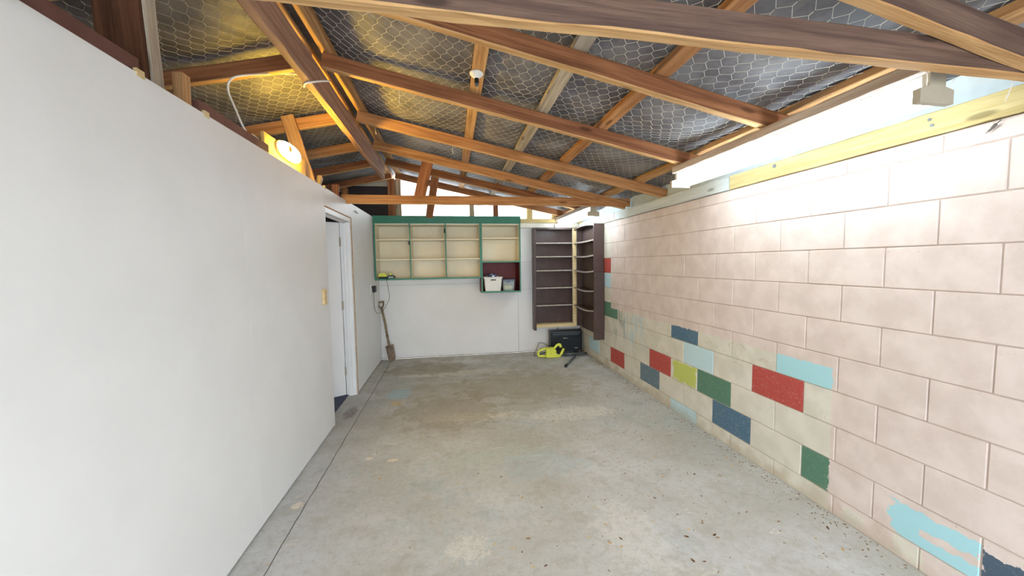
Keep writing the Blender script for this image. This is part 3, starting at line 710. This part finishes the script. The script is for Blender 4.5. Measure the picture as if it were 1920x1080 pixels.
for z, d in zip(SZ, (.010, .016, .02, .026, .03)):
    s_ = sagshelf('shelf', z+.009, .018, d, BROWN, XF+.005, XR-.018)
    e_ = sagshelf('dusty_edge', z+.011, .02, d, DUSTY, XF, XF+.005); setpar_m = e_.matrix_basis.copy(); e_.parent = s_; e_.matrix_basis = s_.matrix_basis.inverted() @ setpar_m
    # dust on top
sagshelf('top_panel', 1.985, .02, -.03, BROWN, XF+.002, XR-.018)

# ================================================================== HEATER, TRIMMER, POLES, SPADE
t = thing('convector_heater', 'black convector heater standing on the floor under the corner shelves', 'heater', (1.80, 5.74, 0))
hx0, hx1, hy0, hy1 = 1.545, 2.065, 5.70, 5.80
MB().prism([(hy0, .035), (hy1, .035), (hy1, .375), (hy0+.05, .375), (hy0+.012, .345), (hy0+.012, .285), (hy0, .27)], hx0+.012, hx1-.012, lambda u, v, q: (q, u, v)).obj('body', BLACKM, t)
for x in (hx0, hx1-.014):
    MB().prism([(hy0-.006, .03), (hy1+.005, .03), (hy1+.005, .38), (hy0+.04, .38), (hy0-.006, .335)], x, x+.014, lambda u, v, q: (q, u, v)).obj('end_cheek', BLACK, t)
GRILLE = plain('grille_grey', srgb(84, 94, 104), .4)
for i in range(24):
    x = hx0+.045+i*.0192
    MB().box((x, hy0+.004, .288), (x+.006, hy0+.014, .340)).obj('grille_bar', GRILLE, t)
panel('grille_rail', (hx0+.03, hy0-.0, .312), (hx1-.03, hy0+.012, .316), plain('rail_grey', srgb(110, 116, 122), .4), t)
panel('grille_rail', (hx0+.02, hy0+.0, .343), (hx1-.02, hy0+.02, .349), plain('rail_grey2', srgb(110, 116, 122), .4), t)
LOGO = plain('white_print', srgb(214, 218, 220), .5)
MB().lathe([(0, 0), (.008, 0), (.008, -.002), (0, -.002)], (0, 0, 0), 14, 'Y').obj('logo_mark', LOGO, t).location = Vector((1.768, hy0-.0005, .252)) - t.location
for i in range(4): panel('logo_letter', (1.784+i*.011, hy0-.002, .248), (1.792+i*.011, hy0+.001, .256), LOGO, t)
panel('rating_mark', (1.945, hy0-.002, .083), (1.995, hy0+.001, .091), LOGO, t)
for x in (1.62, 1.98): MB().box((x-.02, hy0-.05, 0), (x+.02, hy1+.05, .035), .008, 2).obj('foot', BLACK, t)
MB().lathe([(.016, 0), (.016, -.014), (0, -.014)], (0, 0, 0), 14, 'Y').obj('knob', BLACK, t).location = Vector((2.02, hy0-.0, .30)) - t.location
o = MB().tube(spline([(1.54, 5.76, .12), (1.50, 5.72, .14), (1.43, 5.70, .185), (1.37, 5.72, .19), (1.33, 5.70, .13), (1.29, 5.68, .05), (1.27, 5.66, .006), (1.34, 5.64, .005), (1.45, 5.66, .005)]), .004, 6).obj('heater_cable', BLACK, None, True); tag(o, 'black power cable looping from the heater to the floor', 'cable')
o = MB().tube(spline([(1.73, 5.935, .44), (1.73, 5.93, .40), (1.735, 5.90, .36)]), .004, 6).obj('wall_cable', BLACK, None, True); tag(o, 'short black cable on the wall between bookcase and heater', 'cable')
o = MB().box((1.955, YB-.03, .395), (1.995, YB-.001, .43), .004).obj('white_plug', WPLAST); tag(o, 'small white plug on the back wall above the heater', 'plug')

t = thing('hedge_trimmer', 'lime green hedge trimmer lying on the floor before the heater', 'hedge trimmer', (1.5, 5.52, 0))
TY = 5.52
def px2(px, py):         # outline picked on the tool's upright plane
    return (1.284 + (px-1007)*.00856, max(0.004, (671-py)*.0086))
def loopmesh(pts, rad, dy=0.):
    return MB().tube(spline([(x, TY+dy, z) for x, z in pts], 6), rad, 12)
P_ = lambda px, py: px2(960+px/9., 580+py/9.)
body = [P_(420, 780), P_(425, 715), P_(470, 680), P_(560, 655), P_(640, 665), P_(690, 655), P_(730, 690), P_(715, 740), P_(760, 770), P_(820, 770), P_(800, 815), P_(680, 828), P_(560, 800), P_(450, 800)]
poly = body
MB().prism([P_(560, 660), P_(690, 660), P_(730, 700), P_(725, 745), P_(770, 775), P_(800, 812), P_(680, 828), P_(565, 808)], TY-.045, TY+.045, lambda u, v, q: (u, q, v)).obj('motor_housing', LIME, t)
bpy.context.view_layer.update()
loopmesh([P_(575, 672), P_(520, 680), P_(460, 705), P_(438, 745), P_(455, 785), P_(520, 793), P_(575, 795)], .018).obj('rear_handle', LIME, t, True)
loopmesh([P_(560, 735), P_(500, 750), P_(470, 765)], .008).obj('trigger', BLACK, t, True)
loopmesh([P_(690, 690), P_(725, 655), P_(760, 622), P_(800, 620), P_(815, 660)], [.02]*13+[.021]*6+[.022]*6, ).obj('front_handle', LIME, t, True)
loopmesh([P_(780, 800), P_(820, 770), P_(850, 720), P_(868, 685)], .021).obj('hand_guard', LIME, t, True)
MB().prism([P_(735, 700), P_(800, 720), P_(790, 775), P_(730, 740)], TY-.02, TY+.02, lambda u, v, q: (u, q, v)).obj('gear_case', BLACK, t)
MB().box((1.69, TY-.03, .012), (2.10, TY+.03, .02), .001).obj('blade', GREYM, t)
for i in range(11):
    x = 1.72+i*.034
    MB().box((x, TY-.045, .020), (x+.01, TY+.045, .026), .001).obj('blade_tooth', GREYM, t)
t = thing('metal_pole', 'grey metal pole with black end cap pointing at the camera', 'pole', (1.7, 5.2, 0))
a, b_ = Vector((1.56, 4.95, .020)), Vector((1.86, 5.44, .020))
MB().tube([a, b_], .017, 14).obj('pole', GREYM, t, True); MB().tube([a-(b_-a).normalized()*.02, a+(b_-a).normalized()*.045], .020, 14).obj('end_cap', BLACK, t)
t = thing('metal_tube', 'dark grey metal tube lying along the heater feet', 'tube', (1.9, 5.6, 0))
MB().tube([(1.66, 5.605, .016), (2.09, 5.60, .016)], .014, 12).obj('tube', GREYM, t, True); MB().tube([(2.075, 5.60, .016), (2.105, 5.60, .016)], .0155, 12).obj('end_plug', BLACK, t)

# spade leaning in the corner
t = thing('spade', 'old spade with worn wooden handle leaning in the left corner', 'spade', (-.90, 5.76, 0))
top, tip = Vector((-1.052, 5.86, .90)), Vector((-.893, 5.765, .008))
ax = (tip-top).normalized()
mid = top + ax*.66
MB().tube(spline([top+ax*.09, top+ax*.3+Vector((.006, 0, 0)), top+ax*.5, mid], 5), [.019, .018]+[.0175]*14, 12).obj('shaft', SPADEW, t, True)
sd = Vector((.75, .8, 0)); sd = (sd - ax*sd.dot(ax)).normalized(); nr = ax.cross(sd)
hd = MB(); hd.tube([top+ax*.10, top+ax*.05+sd*.045, top+ax*.0+sd*.052], [.014, .012, .011], 10).tube([top+ax*.10, top+ax*.05-sd*.045, top-sd*.052], [.014, .012, .011], 10); hd.obj('handle_fork', SPADEW, t, True)
MB().tube([top-sd*.062, top+sd*.062], .015, 12).obj('grip', SPADEW, t, True)
MB().tube([mid-ax*.05, mid+ax*.04], [.021, .024], 12).obj('socket', SPADEM, t, True)
L = (tip-mid).length
rows = []
for i in range(9):
    u = i/8; c = mid+ax*(.0+L*u); wv = .075*(1-.15*u) if u < .8 else .075*.88*(1-(u-.8)*1.6)
    rows.append([c+sd*(wv*s)+nr*(.016*s*s-.006) for s in (-1, -.6, -.2, .2, .6, 1)]+[c+sd*(wv*s)+nr*(.016*s*s-.009) for s in (1, .6, .2, -.2, -.6, -1)])
MB().rings(rows).obj('blade', SPADEM, t)

# ================================================================== carpet beyond the door, floor leaves, cobwebs
o = MB().box((XO+.1, 2.2, -.004), (XL-.092, 5.9, .010), .003).obj('carpet', CARPETM, loc=(-2, 4, 0)); tag(o, 'dark blue grey carpet in the room beyond the doorway', 'carpet')
def floor_pt(px, py):    # floor position of a spot read off the photograph
    v = F + r_*((px-960)/701.) - u_*((py-540)/701.); k = -H/v.z; return v.x*k, v.y*k
LEAFC = [plain('dry_leaf_%d' % i, c, .8, .2, 40) for i, c in enumerate((srgb(196, 160, 100), srgb(150, 112, 68), srgb(104, 70, 46), srgb(206, 184, 140)))]
lm = []
for v_ in range(5):
    r2 = random.Random(v_*9+1); bm = bmesh.new(); n = 7
    asp = r2.uniform(.34, .55); cu = r2.uniform(.12, .4)
    L0, L1, LM = [], [], []
    for i in range(n+1):
        u = i/n; wv = asp*.5*math.sin(PI*u**.8)*(1+.25*(-1)**i*r2.random()); z = cu*.5*(u-.5)**2*2
        LM.append(bm.verts.new((u-.5, 0, z+.01))); L0.append(bm.verts.new((u-.5, wv, z+.01+cu*wv*.8))); L1.append(bm.verts.new((u-.5, -wv, z+.01+cu*wv*.7)))
    for i in range(n):
        for A in (L0, L1):
            try: bm.faces.new((LM[i], LM[i+1], A[i+1], A[i]))
            except ValueError: pass
    bmesh.ops.remove_doubles(bm, verts=bm.verts[:], dist=.0005)
    ex = bmesh.ops.solidify(bm, geom=bm.faces[:], thickness=.012)
    bmesh.ops.recalc_face_normals(bm, faces=bm.faces[:])
    mn = min(v.co.z for v in bm.verts)
    for v in bm.verts: v.co.z -= mn
    for mi in range(4):
        me = bpy.data.meshes.new('leaf'); bm.to_mesh(me); me.materials.append(LEAFC[mi]); lm.append((mi, me))
    bm.free()
SPOTS = [(1267,786),(1293,793),(1320,809),(1303,837),(1362,858),(1374,873),(1242,894),(1350,892),(1302,889),(1170,812),(1102,824),(1115,951),(1228,934),(1135,983),(1143,1018),(1165,1025),(1164,1010),(1105,1006),(1287,1006),(1317,981),(1225,978),(1346,1008),(1023,1061),(1299,1051),(1321,1053),(1036,789),(1105,786),(1139,743),(1083,725),(1228,856),
 (979,933),(712,898),(940,894),(897,888),(860,906),(675,852),(678,884),(979,1035),(940,1047),(999,1063),(928,1020),(502,1059),(792,823),(942,753),(1334,822),(1341,830),(1280,790),(1311,802),(1386,868),(1216,930),(1236,925),(1270,965),(1291,992),(1340,1003),(1400,960),(1460,978),(1530,1010),(1552,990),(1580,1030),(1250,700),(1190,690),(990,1010),(962,1028)]
r3 = random.Random(11)
for i, (px, py) in enumerate(SPOTS):
    x, y = floor_pt(px, py)
    if x > XR-.03: continue
    mi, me = lm[r3.randrange(len(lm))]
    if (px, py) == (1023, 1061): mi, me = lm[2]
    if (px, py) in ((979, 933), (1242, 894), (1362, 858), (1115, 951)): mi, me = [q for q in lm if q[0] == (3 if px == 1115 else 0)][i % 5]
    o = bpy.data.objects.new('dried_leaf', me); COL.objects.link(o); s = r3.uniform(.016, .032)*(1.25 if (px, py) in ((979, 933), (1242, 894), (1362, 858)) else 1)
    o.scale = (s, s, s*.9); o.location = (x, y, .0003); o.rotation_euler = (0, 0, r3.uniform(0, 6.28))
    zone = 'beside the foot of the block wall' if x > XR-.45 else 'near the white partition' if x < -.4 else 'on the foreground concrete' if y < 2.0 else 'on the mid floor concrete' if y < 3.4 else 'towards the back of the floor'
    kd = ('dried tan leaf', 'dried brown leaf', 'dark shrivelled leaf', 'pale straw coloured leaf')[mi]
    lab = kd + ' ' + zone
    if (px, py) == (1023, 1061): lab = 'dark red brown crumpled leaf at the bottom centre of the floor'
    if (px, py) == (979, 933): lab = 'large tan leaf alone on the middle of the foreground floor'
    tag(o, lab, 'leaf', kd + ' litter')
# crumbs, twigs and leaf bits swept along the block wall
b = MB()
for i in range(620):
    k = r3.random()
    if k < .55: y = r3.uniform(.9, 5.4); x = XR-.012-abs(r3.gauss(0, .05))
    else:
        y = r3.uniform(1.2, 5.0); x = XR - abs(r3.gauss(0, .9))
        if x < -.85: continue
    if x > XR-.008: continue
    L = r3.uniform(.003, .013); wd = r3.uniform(.001, .003); an = r3.uniform(0, PI)
    m = Matrix.Translation((x, y, .0015)) @ Matrix.Rotation(an, 4, 'Z')
    b.box((-L/2, -wd/2, -.0015), (L/2, wd/2, .001+r3.random()*.002), mat=m)
o = b.obj('leaf_litter', plain('litter', srgb(128, 102, 70), .9, .4, 50)); tag(o, 'fine brown leaf litter and twigs scattered along the block wall', 'litter', kind='stuff')
# cobwebs
b = MB()
def web(p, L, dx=0., dy=0.):
    pts = [Vector(p)+Vector((dx*u+r3.uniform(-.003, .003), dy*u, -L*u)) for u in (0, .2, .4, .6, .8, 1)]
    b.tube(pts, [.0012, .001, .0022, .0014, .003, .001], 5)
    return b
for i, (p, L, dx) in enumerate([((1.62, 1.07, 2.118), .075, 0), ((2.02, 1.07, 2.118), .11, -.05), ((-.30, 2.62, 2.60), .09, .0), ((.05, 3.52, 2.53), .07, 0), ((-.62, 3.52, 2.66), .05, .01)]):
    b = MB(); o = web(p, L, dx).obj('cobweb_strand', COBWEB)
    tag(o, ['dusty cobweb strand hanging from the near tie beam beside the light', 'dusty cobweb strand hanging by the wall end of the near tie beam', 'cobweb strand hanging under the second full rafter near the ridge', 'cobweb strand hanging under the third rafter', 'short cobweb strand hanging under the third rafter by the ridge'][i], 'cobweb', 'cobweb strands under the rafters')

o = MB().tube(spline([(XR-.004, 1.155, 1.985), (XR-.012, 1.165, 1.972), (XR-.008, 1.178, 1.960), (XR-.012, 1.192, 1.945)]), [.002]*8+[.006]*8+[.004]*5+[.0015]*4, 6).obj('cobweb_clump', plain('grey_fluff', srgb(104, 100, 96), .95, .3, 60))
tag(o, 'small grey cobweb clump caught at the top of the near block wall', 'cobweb')
